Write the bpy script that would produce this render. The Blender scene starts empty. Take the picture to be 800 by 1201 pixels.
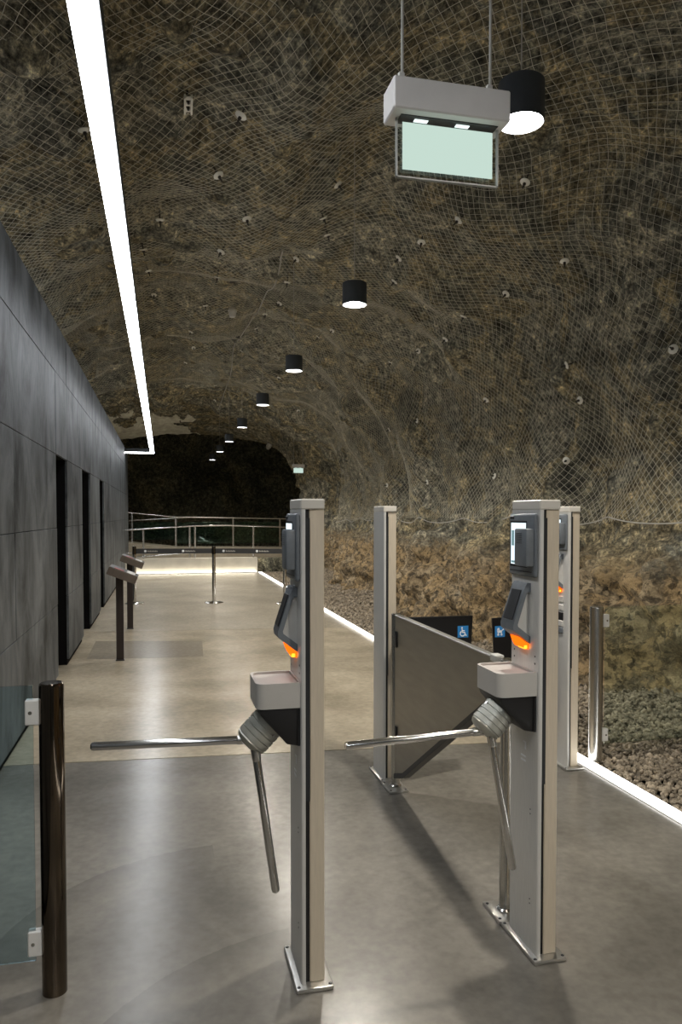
import bpy, bmesh, math, random
import numpy as np
from mathutils import Vector, Matrix
from mathutils.bvhtree import BVHTree

# ------------------------------------------------------------------ camera, world, exposure
scene = bpy.context.scene
col = scene.collection
CAM_H = 1.55
YAW = math.atan(210 / 880)
PITCH = math.radians(1.8)
cam_data = bpy.data.cameras.new('camera')
cam_data.sensor_fit = 'VERTICAL'
cam_data.sensor_height = 36.0
cam_data.sensor_width = 24.0
cam_data.lens = 880 / 1201 * 36.0
cam_data.shift_y = (880 * math.tan(PITCH) + 3.5) / 1201
cam_data.clip_start = 0.05
camera = bpy.data.objects.new('camera', cam_data)
col.objects.link(camera)
camera.location = (0, 0, CAM_H)
camera.rotation_euler = (math.pi / 2 - PITCH, 0, -YAW)
scene.camera = camera

world = bpy.data.worlds.new('world')
scene.world = world
world.use_nodes = True
world.node_tree.nodes['Background'].inputs[0].default_value = (0.5, 0.55, 0.6, 1)
world.node_tree.nodes['Background'].inputs[1].default_value = 0.0

vs = scene.view_settings
vs.view_transform = 'Standard'
vs.look = 'None'
vs.gamma = 1.0
vs.use_curve_mapping = False
vs.exposure = 0.4

LED_STRENGTH = 15.0
PENDANT_WATTS = 210.0
FLOOR_STRIP_STRENGTH = 5.0
LOW_WALL_STRENGTH = 6.0

# ------------------------------------------------------------------ materials
MATS = {}


def nd(nt, kind, **kw):
    n = nt.nodes.new(kind)
    for k, v in kw.items():
        setattr(n, k, v)
    return n


def mat(name, color, rough=0.5, metal=0.0, var=0.12, vscale=8.0, bump=0.0, bscale=60.0, stretch=None,
        emit=None, estr=0.0, spec=0.5, coat=0.0):
    """procedural principled material with a noise-varied base colour"""
    m = bpy.data.materials.new(name)
    m.use_nodes = True
    nt = m.node_tree
    b = nt.nodes['Principled BSDF']
    b.inputs['Roughness'].default_value = rough
    b.inputs['Metallic'].default_value = metal
    b.inputs['Specular IOR Level'].default_value = spec
    b.inputs['Coat Weight'].default_value = coat
    tc = nd(nt, 'ShaderNodeTexCoord')
    mp = nd(nt, 'ShaderNodeMapping')
    mp.inputs['Scale'].default_value = stretch or (1, 1, 1)
    nt.links.new(tc.outputs['Object'], mp.inputs['Vector'])
    n = nd(nt, 'ShaderNodeTexNoise')
    n.inputs['Scale'].default_value = vscale
    n.inputs['Detail'].default_value = 5
    nt.links.new(mp.outputs[0], n.inputs['Vector'])
    r = nd(nt, 'ShaderNodeValToRGB')
    lo = [max(0, c * (1 - var)) for c in color]
    hi = [min(1, c * (1 + var)) for c in color]
    r.color_ramp.elements[0].position = 0.3
    r.color_ramp.elements[1].position = 0.7
    r.color_ramp.elements[0].color = (*lo, 1)
    r.color_ramp.elements[1].color = (*hi, 1)
    nt.links.new(n.outputs['Fac'], r.inputs[0])
    nt.links.new(r.outputs[0], b.inputs['Base Color'])
    if bump > 0:
        n2 = nd(nt, 'ShaderNodeTexNoise')
        n2.inputs['Scale'].default_value = bscale
        n2.inputs['Detail'].default_value = 4
        nt.links.new(mp.outputs[0], n2.inputs['Vector'])
        bp = nd(nt, 'ShaderNodeBump')
        bp.inputs['Strength'].default_value = bump
        bp.inputs['Distance'].default_value = 0.01
        nt.links.new(n2.outputs['Fac'], bp.inputs['Height'])
        nt.links.new(bp.outputs[0], b.inputs['Normal'])
    if emit:
        b.inputs['Emission Color'].default_value = (*emit, 1)
        b.inputs['Emission Strength'].default_value = estr
    MATS[name] = m
    return m


def rock_mat(name, stops, wet=0.75, bump=0.9, lower=None):
    m = bpy.data.materials.new(name)
    m.use_nodes = True
    nt = m.node_tree
    L = nt.links.new
    b = nt.nodes['Principled BSDF']
    b.inputs['Roughness'].default_value = wet
    b.inputs['Specular IOR Level'].default_value = 0.25
    tc = nd(nt, 'ShaderNodeTexCoord')

    def noise(scale, detail=8, rough=0.6, dist=0.0, vec=None):
        n = nd(nt, 'ShaderNodeTexNoise')
        n.inputs['Scale'].default_value = scale
        n.inputs['Detail'].default_value = detail
        n.inputs['Roughness'].default_value = rough
        n.inputs['Distortion'].default_value = dist
        L(vec or tc.outputs['Object'], n.inputs['Vector'])
        return n

    def ramp(src, els):
        r = nd(nt, 'ShaderNodeValToRGB')
        cr = r.color_ramp
        while len(cr.elements) < len(els):
            cr.elements.new(0.5)
        for e, (p, c) in zip(cr.elements, els):
            e.position = p
            e.color = (*c, 1)
        L(src, r.inputs[0])
        return r

    n1 = noise(0.9, 9, 0.62, 0.6)
    c1 = ramp(n1.outputs['Fac'], stops)
    n2 = noise(9.0, 8, 0.7, 0.3)
    c2 = ramp(n2.outputs['Fac'], [(0.34, (0.22, 0.22, 0.22)), (0.5, (0.9, 0.9, 0.9)), (0.66, (2.3, 2.25, 2.1))])
    mx = nd(nt, 'ShaderNodeMix', data_type='RGBA', blend_type='MULTIPLY')
    mx.inputs['Factor'].default_value = 1.0
    L(c1.outputs[0], mx.inputs['A'])
    L(c2.outputs[0], mx.inputs['B'])
    c5 = ramp(noise(34.0, 5, 0.7, 0.0).outputs['Fac'], [(0.36, (0.35, 0.35, 0.35)), (0.5, (0.95, 0.95, 0.95)), (0.66, (2.0, 1.95, 1.8))])
    mx5 = nd(nt, 'ShaderNodeMix', data_type='RGBA', blend_type='MULTIPLY')
    mx5.inputs['Factor'].default_value = 1.0
    L(mx.outputs['Result'], mx5.inputs['A'])
    L(c5.outputs[0], mx5.inputs['B'])
    out = mx5.outputs['Result']
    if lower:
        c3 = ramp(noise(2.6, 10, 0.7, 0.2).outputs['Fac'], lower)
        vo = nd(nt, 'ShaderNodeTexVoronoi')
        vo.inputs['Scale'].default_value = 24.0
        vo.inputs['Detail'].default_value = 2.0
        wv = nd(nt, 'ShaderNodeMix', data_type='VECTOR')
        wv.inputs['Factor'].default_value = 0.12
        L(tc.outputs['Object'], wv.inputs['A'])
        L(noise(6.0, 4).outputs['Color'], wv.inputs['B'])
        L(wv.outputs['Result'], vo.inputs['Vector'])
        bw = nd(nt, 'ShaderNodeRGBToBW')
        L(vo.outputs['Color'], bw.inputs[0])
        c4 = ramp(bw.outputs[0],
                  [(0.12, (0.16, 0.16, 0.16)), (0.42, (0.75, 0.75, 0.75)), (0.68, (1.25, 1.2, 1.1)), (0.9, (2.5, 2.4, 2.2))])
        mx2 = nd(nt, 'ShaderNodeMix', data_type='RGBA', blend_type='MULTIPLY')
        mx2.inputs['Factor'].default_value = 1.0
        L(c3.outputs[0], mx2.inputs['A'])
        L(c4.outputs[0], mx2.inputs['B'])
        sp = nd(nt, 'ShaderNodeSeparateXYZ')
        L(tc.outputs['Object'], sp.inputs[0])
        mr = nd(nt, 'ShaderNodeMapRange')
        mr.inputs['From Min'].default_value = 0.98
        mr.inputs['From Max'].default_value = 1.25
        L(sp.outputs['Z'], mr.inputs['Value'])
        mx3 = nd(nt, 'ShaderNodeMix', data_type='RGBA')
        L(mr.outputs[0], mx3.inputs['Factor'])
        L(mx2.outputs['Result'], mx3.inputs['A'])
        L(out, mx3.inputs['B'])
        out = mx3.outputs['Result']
    L(out, b.inputs['Base Color'])
    nb = noise(11.0, 10, 0.68, 0.0)
    bp = nd(nt, 'ShaderNodeBump')
    bp.inputs['Strength'].default_value = bump
    bp.inputs['Distance'].default_value = 0.06
    L(nb.outputs['Fac'], bp.inputs['Height'])
    L(bp.outputs[0], b.inputs['Normal'])
    MATS[name] = m
    return m


def glass_mat(name, tint, refl=0.08):
    m = bpy.data.materials.new(name)
    m.use_nodes = True
    nt = m.node_tree
    nt.nodes.remove(nt.nodes['Principled BSDF'])
    out = nt.nodes['Material Output']
    tr = nd(nt, 'ShaderNodeBsdfTransparent')
    tr.inputs[0].default_value = (*tint, 1)
    gl = nd(nt, 'ShaderNodeBsdfGlossy')
    gl.inputs['Color'].default_value = (0.9, 0.95, 0.95, 1)
    gl.inputs['Roughness'].default_value = 0.02
    fr = nd(nt, 'ShaderNodeFresnel')
    fr.inputs['IOR'].default_value = 1.5
    mx = nd(nt, 'ShaderNodeMixShader')
    nt.links.new(fr.outputs[0], mx.inputs[0])
    nt.links.new(tr.outputs[0], mx.inputs[1])
    nt.links.new(gl.outputs[0], mx.inputs[2])
    nt.links.new(mx.outputs[0], out.inputs['Surface'])
    MATS[name] = m
    return m


def emit_mat(name, color, strength):
    m = bpy.data.materials.new(name)
    m.use_nodes = True
    nt = m.node_tree
    nt.nodes.remove(nt.nodes['Principled BSDF'])
    e = nd(nt, 'ShaderNodeEmission')
    e.inputs[0].default_value = (*color, 1)
    e.inputs[1].default_value = strength
    nt.links.new(e.outputs[0], nt.nodes['Material Output'].inputs['Surface'])
    MATS[name] = m
    return m


def floor_mat(name, base, grey, seed, arcs=()):
    """polished concrete: cloudy tone, trowel wisps, thin arc shaped trowel marks"""
    m = bpy.data.materials.new(name)
    m.use_nodes = True
    nt = m.node_tree
    L = nt.links.new
    b = nt.nodes['Principled BSDF']
    b.inputs['Specular IOR Level'].default_value = 0.5
    tc = nd(nt, 'ShaderNodeTexCoord')
    mp = nd(nt, 'ShaderNodeMapping')
    mp.inputs['Location'].default_value = (seed + 0.31, seed * 0.7, 0.37)
    L(tc.outputs['Object'], mp.inputs['Vector'])
    n1 = nd(nt, 'ShaderNodeTexNoise')
    n1.inputs['Scale'].default_value = 1.3
    n1.inputs['Detail'].default_value = 6
    n1.inputs['Roughness'].default_value = 0.5
    n1.inputs['Distortion'].default_value = 0.25
    L(mp.outputs[0], n1.inputs['Vector'])
    r = nd(nt, 'ShaderNodeValToRGB')
    r.color_ramp.interpolation = 'EASE'
    r.color_ramp.elements[0].position = 0.2
    r.color_ramp.elements[1].position = 0.8
    r.color_ramp.elements[0].color = (*grey, 1)
    r.color_ramp.elements[1].color = (*base, 1)
    L(n1.outputs['Fac'], r.inputs[0])
    n2 = nd(nt, 'ShaderNodeTexNoise')
    n2.inputs['Scale'].default_value = 26
    n2.inputs['Detail'].default_value = 6
    L(mp.outputs[0], n2.inputs['Vector'])
    r2 = nd(nt, 'ShaderNodeValToRGB')
    r2.color_ramp.elements[0].position = 0.3
    r2.color_ramp.elements[1].position = 0.7
    r2.color_ramp.elements[0].color = (0.86, 0.86, 0.86, 1)
    r2.color_ramp.elements[1].color = (1.1, 1.1, 1.1, 1)
    L(n2.outputs['Fac'], r2.inputs[0])
    mx = nd(nt, 'ShaderNodeMix', data_type='RGBA', blend_type='MULTIPLY')
    mx.inputs['Factor'].default_value = 1.0
    L(r.outputs[0], mx.inputs['A'])
    L(r2.outputs[0], mx.inputs['B'])
    out = mx.outputs['Result']
    sp = nd(nt, 'ShaderNodeSeparateXYZ')
    L(tc.outputs['Object'], sp.inputs[0])

    def mth(op, a, bb=None, c=None):
        n = nd(nt, 'ShaderNodeMath', operation=op)
        for i, v in enumerate((a, bb, c)):
            if v is None:
                continue
            if hasattr(v, 'default_value') or hasattr(v, 'is_linked'):
                L(v, n.inputs[i])
            else:
                n.inputs[i].default_value = v
        return n.outputs[0]
    for (cx, cy, rad, x0, x1) in arcs:
        dx = mth('SUBTRACT', sp.outputs['X'], cx)
        dy = mth('SUBTRACT', sp.outputs['Y'], cy)
        d = mth('SQRT', mth('ADD', mth('MULTIPLY', dx, dx), mth('MULTIPLY', dy, dy)))
        w = mth('MULTIPLY', mth('SUBTRACT', n2.outputs['Fac'], 0.5), 0.015)
        d = mth('ADD', d, w)
        e = mth('SUBTRACT', d, rad)
        # narrow dark line with a soft tail on its outer side
        line = mth('MULTIPLY', mth('LESS_THAN', mth('ABSOLUTE', e), 0.005), 0.32)
        tail = mth('MULTIPLY', mth('MULTIPLY', mth('LESS_THAN', e, 0.0), mth('SUBTRACT', 1.0, mth('MINIMUM', mth('MULTIPLY', mth('ABSOLUTE', e), 5.5), 1.0))), 0.3)
        f = mth('MAXIMUM', line, tail)
        inx = mth('MULTIPLY', mth('GREATER_THAN', sp.outputs['X'], x0), mth('LESS_THAN', sp.outputs['X'], x1))
        fr = mth('MULTIPLY', f, inx)
        iny = mth('GREATER_THAN', dy, 0.0)
        fr = mth('MULTIPLY', fr, iny)
        mk = nd(nt, 'ShaderNodeMix', data_type='RGBA')
        L(fr, mk.inputs['Factor'])
        L(out, mk.inputs['A'])
        mk.inputs['B'].default_value = (0.05, 0.05, 0.045, 1)
        out = mk.outputs['Result']
    L(out, b.inputs['Base Color'])
    b.inputs['Roughness'].default_value = 0.25
    MATS[name] = m
    return m


def panel_mat(name, lo, hi, rough):
    """dark hot-rolled steel cladding: streaky cloudy tone"""
    m = bpy.data.materials.new(name)
    m.use_nodes = True
    nt = m.node_tree
    L = nt.links.new
    b = nt.nodes['Principled BSDF']
    b.inputs['Roughness'].default_value = rough
    b.inputs['Specular IOR Level'].default_value = 0.18
    tc = nd(nt, 'ShaderNodeTexCoord')
    mp = nd(nt, 'ShaderNodeMapping')
    mp.inputs['Scale'].default_value = (1, 1.7, 0.9)
    L(tc.outputs['Object'], mp.inputs['Vector'])
    n1 = nd(nt, 'ShaderNodeTexNoise')
    n1.inputs['Scale'].default_value = 1.5
    n1.inputs['Detail'].default_value = 10
    n1.inputs['Roughness'].default_value = 0.7
    n1.inputs['Distortion'].default_value = 0.5
    L(mp.outputs[0], n1.inputs['Vector'])
    r = nd(nt, 'ShaderNodeValToRGB')
    r.color_ramp.elements[0].position = 0.34
    r.color_ramp.elements[1].position = 0.68
    r.color_ramp.elements[0].color = (*lo, 1)
    r.color_ramp.elements[1].color = (*hi, 1)
    L(n1.outputs['Fac'], r.inputs[0])
    L(r.outputs[0], b.inputs['Base Color'])
    MATS[name] = m
    return m


rock_mat('rock', [(0.28, (0.062, 0.063, 0.054)), (0.40, (0.19, 0.182, 0.14)), (0.47, (0.31, 0.262, 0.165)), (0.53, (0.175, 0.175, 0.148)),
                  (0.60, (0.36, 0.335, 0.262)), (0.68, (0.205, 0.185, 0.13)), (0.80, (0.46, 0.43, 0.345))],
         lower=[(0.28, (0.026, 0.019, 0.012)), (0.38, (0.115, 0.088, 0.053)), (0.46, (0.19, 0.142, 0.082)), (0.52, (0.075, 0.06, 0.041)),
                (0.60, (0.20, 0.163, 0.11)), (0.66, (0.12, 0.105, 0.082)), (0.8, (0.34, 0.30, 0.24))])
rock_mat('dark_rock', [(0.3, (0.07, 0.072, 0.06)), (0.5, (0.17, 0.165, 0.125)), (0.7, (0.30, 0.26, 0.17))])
mat('lit_shotcrete', (0.88, 0.83, 0.70), 0.8, var=0.25, vscale=5, bump=0.4, bscale=30)  # pale concrete, made lighter still to stand for the light near the arch
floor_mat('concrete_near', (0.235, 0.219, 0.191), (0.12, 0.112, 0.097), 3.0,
          arcs=[(0.27, 2.62, 0.9, -0.62, 0.22), (0.62, 1.75, 1.0, -0.45, 0.45)])
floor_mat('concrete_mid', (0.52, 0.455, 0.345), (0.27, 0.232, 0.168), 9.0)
floor_mat('concrete_far', (0.46, 0.415, 0.33), (0.34, 0.30, 0.235), 14.0)
floor_mat('concrete_patch', (0.27, 0.238, 0.183), (0.23, 0.20, 0.152), 21.0)
mat('joint', (0.06, 0.055, 0.05), 0.9)
panel_mat('steel_cladding', (0.016, 0.018, 0.0195), (0.155, 0.167, 0.175), 0.55)
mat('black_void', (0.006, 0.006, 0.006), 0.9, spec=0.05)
mat('plaster', (0.62, 0.58, 0.49), 0.75, var=0.1, vscale=3)
mat('brushed_steel', (0.56, 0.55, 0.52), 0.27, 1.0, 0.06, 12, stretch=(20, 20, 1))
mat('polished_steel', (0.62, 0.61, 0.59), 0.16, 1.0, 0.05, 12)
mat('darkened_steel', (0.13, 0.105, 0.08), 0.09, 1.0, 0.2, 6)  # barrier post steel, darkened to stand for the dark surroundings it mirrors
mat('aluminium', (0.74, 0.73, 0.70), 0.38, 0.35, 0.05, 14, stretch=(12, 12, 1))
mat('aluminium_beige', (0.68, 0.595, 0.47), 0.45, 0.2, 0.05, 14, stretch=(12, 12, 1))
mat('silver_plate', (0.55, 0.54, 0.51), 0.3, 0.85, 0.08, 20)
mat('hub_metal', (0.46, 0.46, 0.41), 0.36, 0.5, 0.1, 20)
mat('frosted_cap', (0.66, 0.63, 0.57), 0.3, 0.0, 0.05)
mat('grey_plastic', (0.15, 0.167, 0.185), 0.42, 0.0, 0.1, 30, bump=0.05, bscale=300)
mat('dark_plastic', (0.022, 0.024, 0.027), 0.4)
mat('black_plastic', (0.008, 0.008, 0.009), 0.45)
mat('tray_plastic', (0.50, 0.485, 0.455), 0.45, 0.0, 0.05)
mat('pale_metal', (0.62, 0.61, 0.58), 0.4, 0.2, 0.08)
mat('gate_panel_metal', (0.33, 0.30, 0.245), 0.42, 0.7, 0.08, 5, stretch=(1, 1, 6))
mat('black_panel', (0.006, 0.006, 0.007), 0.25)
mat('icon_blue', (0.02, 0.22, 0.56), 0.5)
mat('icon_white', (0.85, 0.87, 0.9), 0.6)
mat('wire', (0.70, 0.66, 0.54), 0.5, 0.0, 0.1)
mat('cable_grey', (0.46, 0.44, 0.40), 0.6)
mat('bolt_plate', (0.9, 0.88, 0.80), 0.5, 0.1, 0.1)
mat('bolt_dark', (0.06, 0.055, 0.05), 0.6, 0.4)
mat('white_plastic', (0.78, 0.77, 0.74), 0.5)
mat('sign_grey', (0.78, 0.755, 0.73), 0.5, 0.1, 0.05)
mat('lamp_black', (0.045, 0.052, 0.06), 0.5)
mat('lamp_reflector', (0.85, 0.86, 0.88), 0.25, 0.3)
mat('gravel', (0.29, 0.243, 0.18), 0.8, var=0.75, vscale=17, bump=0.3, bscale=80)
mat('soil', (0.05, 0.042, 0.032), 0.95, var=0.3)
mat('belt', (0.03, 0.03, 0.032), 0.7)
mat('wood_dark', (0.02, 0.012, 0.009), 0.6, 0.0, 0.3, 6, stretch=(8, 8, 1))
mat('stand_panel', (0.13, 0.105, 0.085), 0.45, 0.3, 0.15)
glass_mat('glass_green', (0.90, 0.955, 0.92))
glass_mat('glass_blue', (0.80, 0.90, 0.94))
glass_mat('acrylic', (0.93, 0.96, 0.96))
glass_mat('glass_deep_green', (0.55, 0.80, 0.68))
emit_mat('led_white', (0.93, 0.96, 1.0), LED_STRENGTH)
emit_mat('lens_white', (0.95, 0.98, 1.0), 14.0)
emit_mat('floor_strip', (1.0, 0.985, 0.94), FLOOR_STRIP_STRENGTH)
emit_mat('low_wall_strip', (1.0, 0.93, 0.78), LOW_WALL_STRENGTH)
emit_mat('sign_glow', (0.74, 0.95, 0.84), 0.58)
emit_mat('sign_led', (0.85, 1.0, 0.97), 1.2)
emit_mat('orange_light', (1.0, 0.12, 0.004), 1.6)
emit_mat('orange_core', (1.0, 0.30, 0.02), 2.4)
emit_mat('screen_white', (0.75, 0.92, 1.0), 1.1)
emit_mat('screen_red', (0.9, 0.05, 0.05), 0.7)
emit_mat('screen_dim', (0.25, 0.42, 0.45), 0.5)
emit_mat('screen_blue', (0.08, 0.3, 0.42), 0.4)

# ------------------------------------------------------------------ mesh helpers


class MB:
    """collects shapes in one bmesh; build() links it as ONE mesh object"""

    def __init__(self):
        self.bm = bmesh.new()

    def _xf(self, verts, M):
        if M is not None:
            bmesh.ops.transform(self.bm, matrix=M, verts=verts)

    def box(self, x0, x1, y0, y1, z0, z1, bevel=0.0, seg=2, M=None):
        r = bmesh.ops.create_cube(self.bm, size=1.0)
        vs_ = r['verts']
        for v in vs_:
            v.co = Vector(((x0 + x1) / 2 + v.co.x * (x1 - x0), (y0 + y1) / 2 + v.co.y * (y1 - y0),
                           (z0 + z1) / 2 + v.co.z * (z1 - z0)))
        if bevel > 0:
            es = {e for v in vs_ for e in v.link_edges}
            q = bmesh.ops.bevel(self.bm, geom=list(es), offset=bevel, segments=seg, affect='EDGES', profile=0.5)
            vs_ = list({v for f in q['faces'] for v in f.verts} | {v for v in vs_ if v.is_valid})
        self._xf(vs_, M)
        return self

    def prism(self, pts, axis, a, b, bevel=0.0, seg=2, M=None):
        """polygon pts (2D) extruded along axis 'x','y' or 'z' from a to b; 2D order is the remaining axes in xyz order"""
        def p3(p, t):
            if axis == 'x':
                return Vector((t, p[0], p[1]))
            if axis == 'y':
                return Vector((p[0], t, p[1]))
            return Vector((p[0], p[1], t))
        A = [self.bm.verts.new(p3(p, a)) for p in pts]
        B = [self.bm.verts.new(p3(p, b)) for p in pts]
        fs = [self.bm.faces.new(A), self.bm.faces.new(B[::-1])]
        n = len(pts)
        for i in range(n):
            fs.append(self.bm.faces.new((A[i], B[i], B[(i + 1) % n], A[(i + 1) % n])))
        bmesh.ops.recalc_face_normals(self.bm, faces=fs)
        vs_ = A + B
        if bevel > 0:
            es = {e for f in fs for e in f.edges}
            q = bmesh.ops.bevel(self.bm, geom=list(es), offset=bevel, segments=seg, affect='EDGES', profile=0.5)
            vs_ = list({v for f in q['faces'] for v in f.verts} | {v for v in vs_ if v.is_valid})
        self._xf(vs_, M)
        return self

    def lathe(self, prof, origin=(0, 0, 0), axis=(0, 0, 1), seg=32, cap=True):
        """profile list of (radius, height) revolved about axis at origin"""
        a = Vector(axis).normalized()
        u = a.orthogonal().normalized()
        w = a.cross(u)
        o = Vector(origin)
        rings = []
        for (r, h) in prof:
            if r < 1e-6:
                rings.append([self.bm.verts.new(o + a * h)])
            else:
                rings.append([self.bm.verts.new(o + a * h + (u * math.cos(t) + w * math.sin(t)) * r)
                              for t in (2 * math.pi * k / seg for k in range(seg))])
        fs = []
        for R0, R1 in zip(rings, rings[1:]):
            for k in range(seg):
                k2 = (k + 1) % seg
                if len(R0) == 1 and len(R1) == 1:
                    continue
                if len(R0) == 1:
                    fs.append(self.bm.faces.new((R0[0], R1[k], R1[k2])))
                elif len(R1) == 1:
                    fs.append(self.bm.faces.new((R0[k], R1[0], R0[k2])))
                else:
                    fs.append(self.bm.faces.new((R0[k], R1[k], R1[k2], R0[k2])))
        if cap:
            for R in (rings[0], rings[-1]):
                if len(R) > 1:
                    fs.append(self.bm.faces.new(R))
        bmesh.ops.recalc_face_normals(self.bm, faces=fs)
        return self

    def rod(self, p, q, r, seg=16, r2=None, round_end=False):
        p, q = Vector(p), Vector(q)
        d = q - p
        L = d.length
        r2 = r if r2 is None else r2
        prof = [(r, 0), (r2, L)]
        if round_end:
            prof = [(r, 0), (r2, L - r2 * 0.7), (r2 * 0.85, L - r2 * 0.25), (r2 * 0.5, L), (0, L)]
        return self.lathe(prof, p, d, seg)

    def tube(self, pts, r, seg=8):
        pts = [Vector(p) for p in pts]
        rings = []
        up = None
        for i, p in enumerate(pts):
            t = (pts[min(i + 1, len(pts) - 1)] - pts[max(i - 1, 0)]).normalized()
            if up is None:
                up = t.orthogonal().normalized()
            up = (up - t * up.dot(t))
            up = up.normalized() if up.length > 1e-6 else t.orthogonal().normalized()
            w = t.cross(up)
            rings.append([self.bm.verts.new(p + (up * math.cos(a) + w * math.sin(a)) * r)
                          for a in (2 * math.pi * k / seg for k in range(seg))])
        for R0, R1 in zip(rings, rings[1:]):
            for k in range(seg):
                k2 = (k + 1) % seg
                self.bm.faces.new((R0[k], R1[k], R1[k2], R0[k2]))
        self.bm.faces.new(rings[0])
        self.bm.faces.new(rings[-1])
        return self

    def disc(self, c, n, r, seg=24):
        return self.lathe([(0, 0), (r, 0), (r, 0.0008), (0, 0.0008)], c, n, seg)

    def build(self, name, material, parent=None, smooth=True, angle=35):
        bmesh.ops.recalc_face_normals(self.bm, faces=self.bm.faces[:])
        me = bpy.data.meshes.new(name)
        self.bm.to_mesh(me)
        self.bm.free()
        me.materials.append(MATS[material])
        if smooth:
            me.polygons.foreach_set('use_smooth', [True] * len(me.polygons))
            me.set_sharp_from_angle(angle=math.radians(angle))
        o = bpy.data.objects.new(name, me)
        col.objects.link(o)
        if parent is not None:
            o.parent = parent
        return o


def mesh_np(name, verts, faces, material, parent=None, smooth=True):
    """numpy mesh with faces of one size"""
    verts = np.asarray(verts, np.float32)
    faces = np.asarray(faces, np.int32)
    me = bpy.data.meshes.new(name)
    nf, k = faces.shape
    me.vertices.add(len(verts))
    me.vertices.foreach_set('co', verts.ravel())
    me.loops.add(nf * k)
    me.loops.foreach_set('vertex_index', faces.ravel())
    me.polygons.add(nf)
    me.polygons.foreach_set('loop_start', np.arange(0, nf * k, k, dtype=np.int32))
    me.update(calc_edges=True)
    me.polygons.foreach_set('use_smooth', np.full(nf, smooth))
    me.materials.append(MATS[material])
    o = bpy.data.objects.new(name, me)
    col.objects.link(o)
    if parent is not None:
        o.parent = parent
    return o


def tag(o, label=None, cat=None, group=None, kind=None):
    if label:
        o['label'] = label
    if cat:
        o['category'] = cat
    if group:
        o['group'] = group
    if kind:
        o['kind'] = kind
    return o


def thing(name, label, cat, loc=(0, 0, 0), rotz=0.0, group=None):
    o = bpy.data.objects.new(name, None)
    o.empty_display_size = 0.1
    col.objects.link(o)
    o.location = loc
    o.rotation_euler = (0, 0, rotz)
    return tag(o, label, cat, group)


def struct(o, label=None):
    o['kind'] = 'structure'
    if label:
        o['label'] = label
    return o


def copy_tree(o, parent=None):
    c = o.copy()
    col.objects.link(c)
    c.parent = parent
    for ch in list(o.children):
        copy_tree(ch, c)
    return c

# ------------------------------------------------------------------ rock vault


def _hash(ix, iy, iz, seed):
    n = (ix * 374761393 + iy * 668265263 + iz * 2147483647 + seed * 1274126177) & 0xffffffff
    n = ((n ^ (n >> 13)) * 1274126177) & 0xffffffff
    n = n ^ (n >> 16)
    return (n & 0xffff) / 32767.5 - 1.0


def vnoise(P, scale, seed=0):
    Q = np.asarray(P, np.float64) * scale
    I = np.floor(Q).astype(np.int64)
    F = Q - I
    F = F * F * F * (F * (F * 6 - 15) + 10)
    out = 0
    for dx in (0, 1):
        wx = F[..., 0] if dx else 1 - F[..., 0]
        for dy in (0, 1):
            wy = F[..., 1] if dy else 1 - F[..., 1]
            for dz in (0, 1):
                wz = F[..., 2] if dz else 1 - F[..., 2]
                out = out + wx * wy * wz * _hash(I[..., 0] + dx, I[..., 1] + dy, I[..., 2] + dz, seed)
    return out


def resample(pts, n):
    """Catmull-Rom through pts, evenly resampled to n points"""
    pts = np.array(pts, float)
    P = np.vstack([2 * pts[0] - pts[1], pts, 2 * pts[-1] - pts[-2]])
    res = []
    for i in range(1, len(P) - 2):
        t = np.linspace(0, 1, 24, endpoint=False)[:, None]
        p0, p1, p2, p3 = P[i - 1], P[i], P[i + 1], P[i + 2]
        res.append(0.5 * (2 * p1 + (p2 - p0) * t + (2 * p0 - 5 * p1 + 4 * p2 - p3) * t ** 2 + (3 * p1 - p0 - 3 * p2 + p3) * t ** 3))
    res = np.vstack(res + [pts[-1:]])
    d = np.r_[0, np.cumsum(np.linalg.norm(np.diff(res, axis=0), axis=1))]
    s = np.linspace(0, d[-1], n)
    return np.c_[np.interp(s, d, res[:, 0]), np.interp(s, d, res[:, 1])], d[-1]


MAIN = [(3.86, -0.25), (3.98, 0.35), (4.12, 0.9), (4.3, 1.3), (4.42, 2.1), (4.22, 3.0), (3.65, 3.85), (2.75, 4.5), (1.6, 4.85), (0.4, 4.9),
        (-0.8, 4.65), (-1.9, 4.1), (-2.7, 3.2), (-3.0, 2.2), (-3.05, 1.0), (-3.05, -0.25)]
ARCH = [(4.9, -0.25), (5.2, 0.35), (5.4, 0.9), (5.45, 1.4), (5.32, 2.3), (4.98, 3.1), (4.53, 3.68), (3.9, 4.08), (3.3, 4.27), (2.4, 4.4), (1.49, 4.44),
        (0.2, 4.34), (-1.12, 4.17), (-2.0, 4.0), (-2.8, 3.3), (-3.05, 1.4), (-3.05, -0.25)]
NS = 400
PROF_MAIN, LEN_MAIN = resample(MAIN, NS)
PROF_ARCH, _ = resample(ARCH, NS)
Y_ARCH = 27.0


def sstep(a, b, t):
    t = np.clip((t - a) / (b - a), 0, 1)
    return t * t * (3 - 2 * t)


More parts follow.
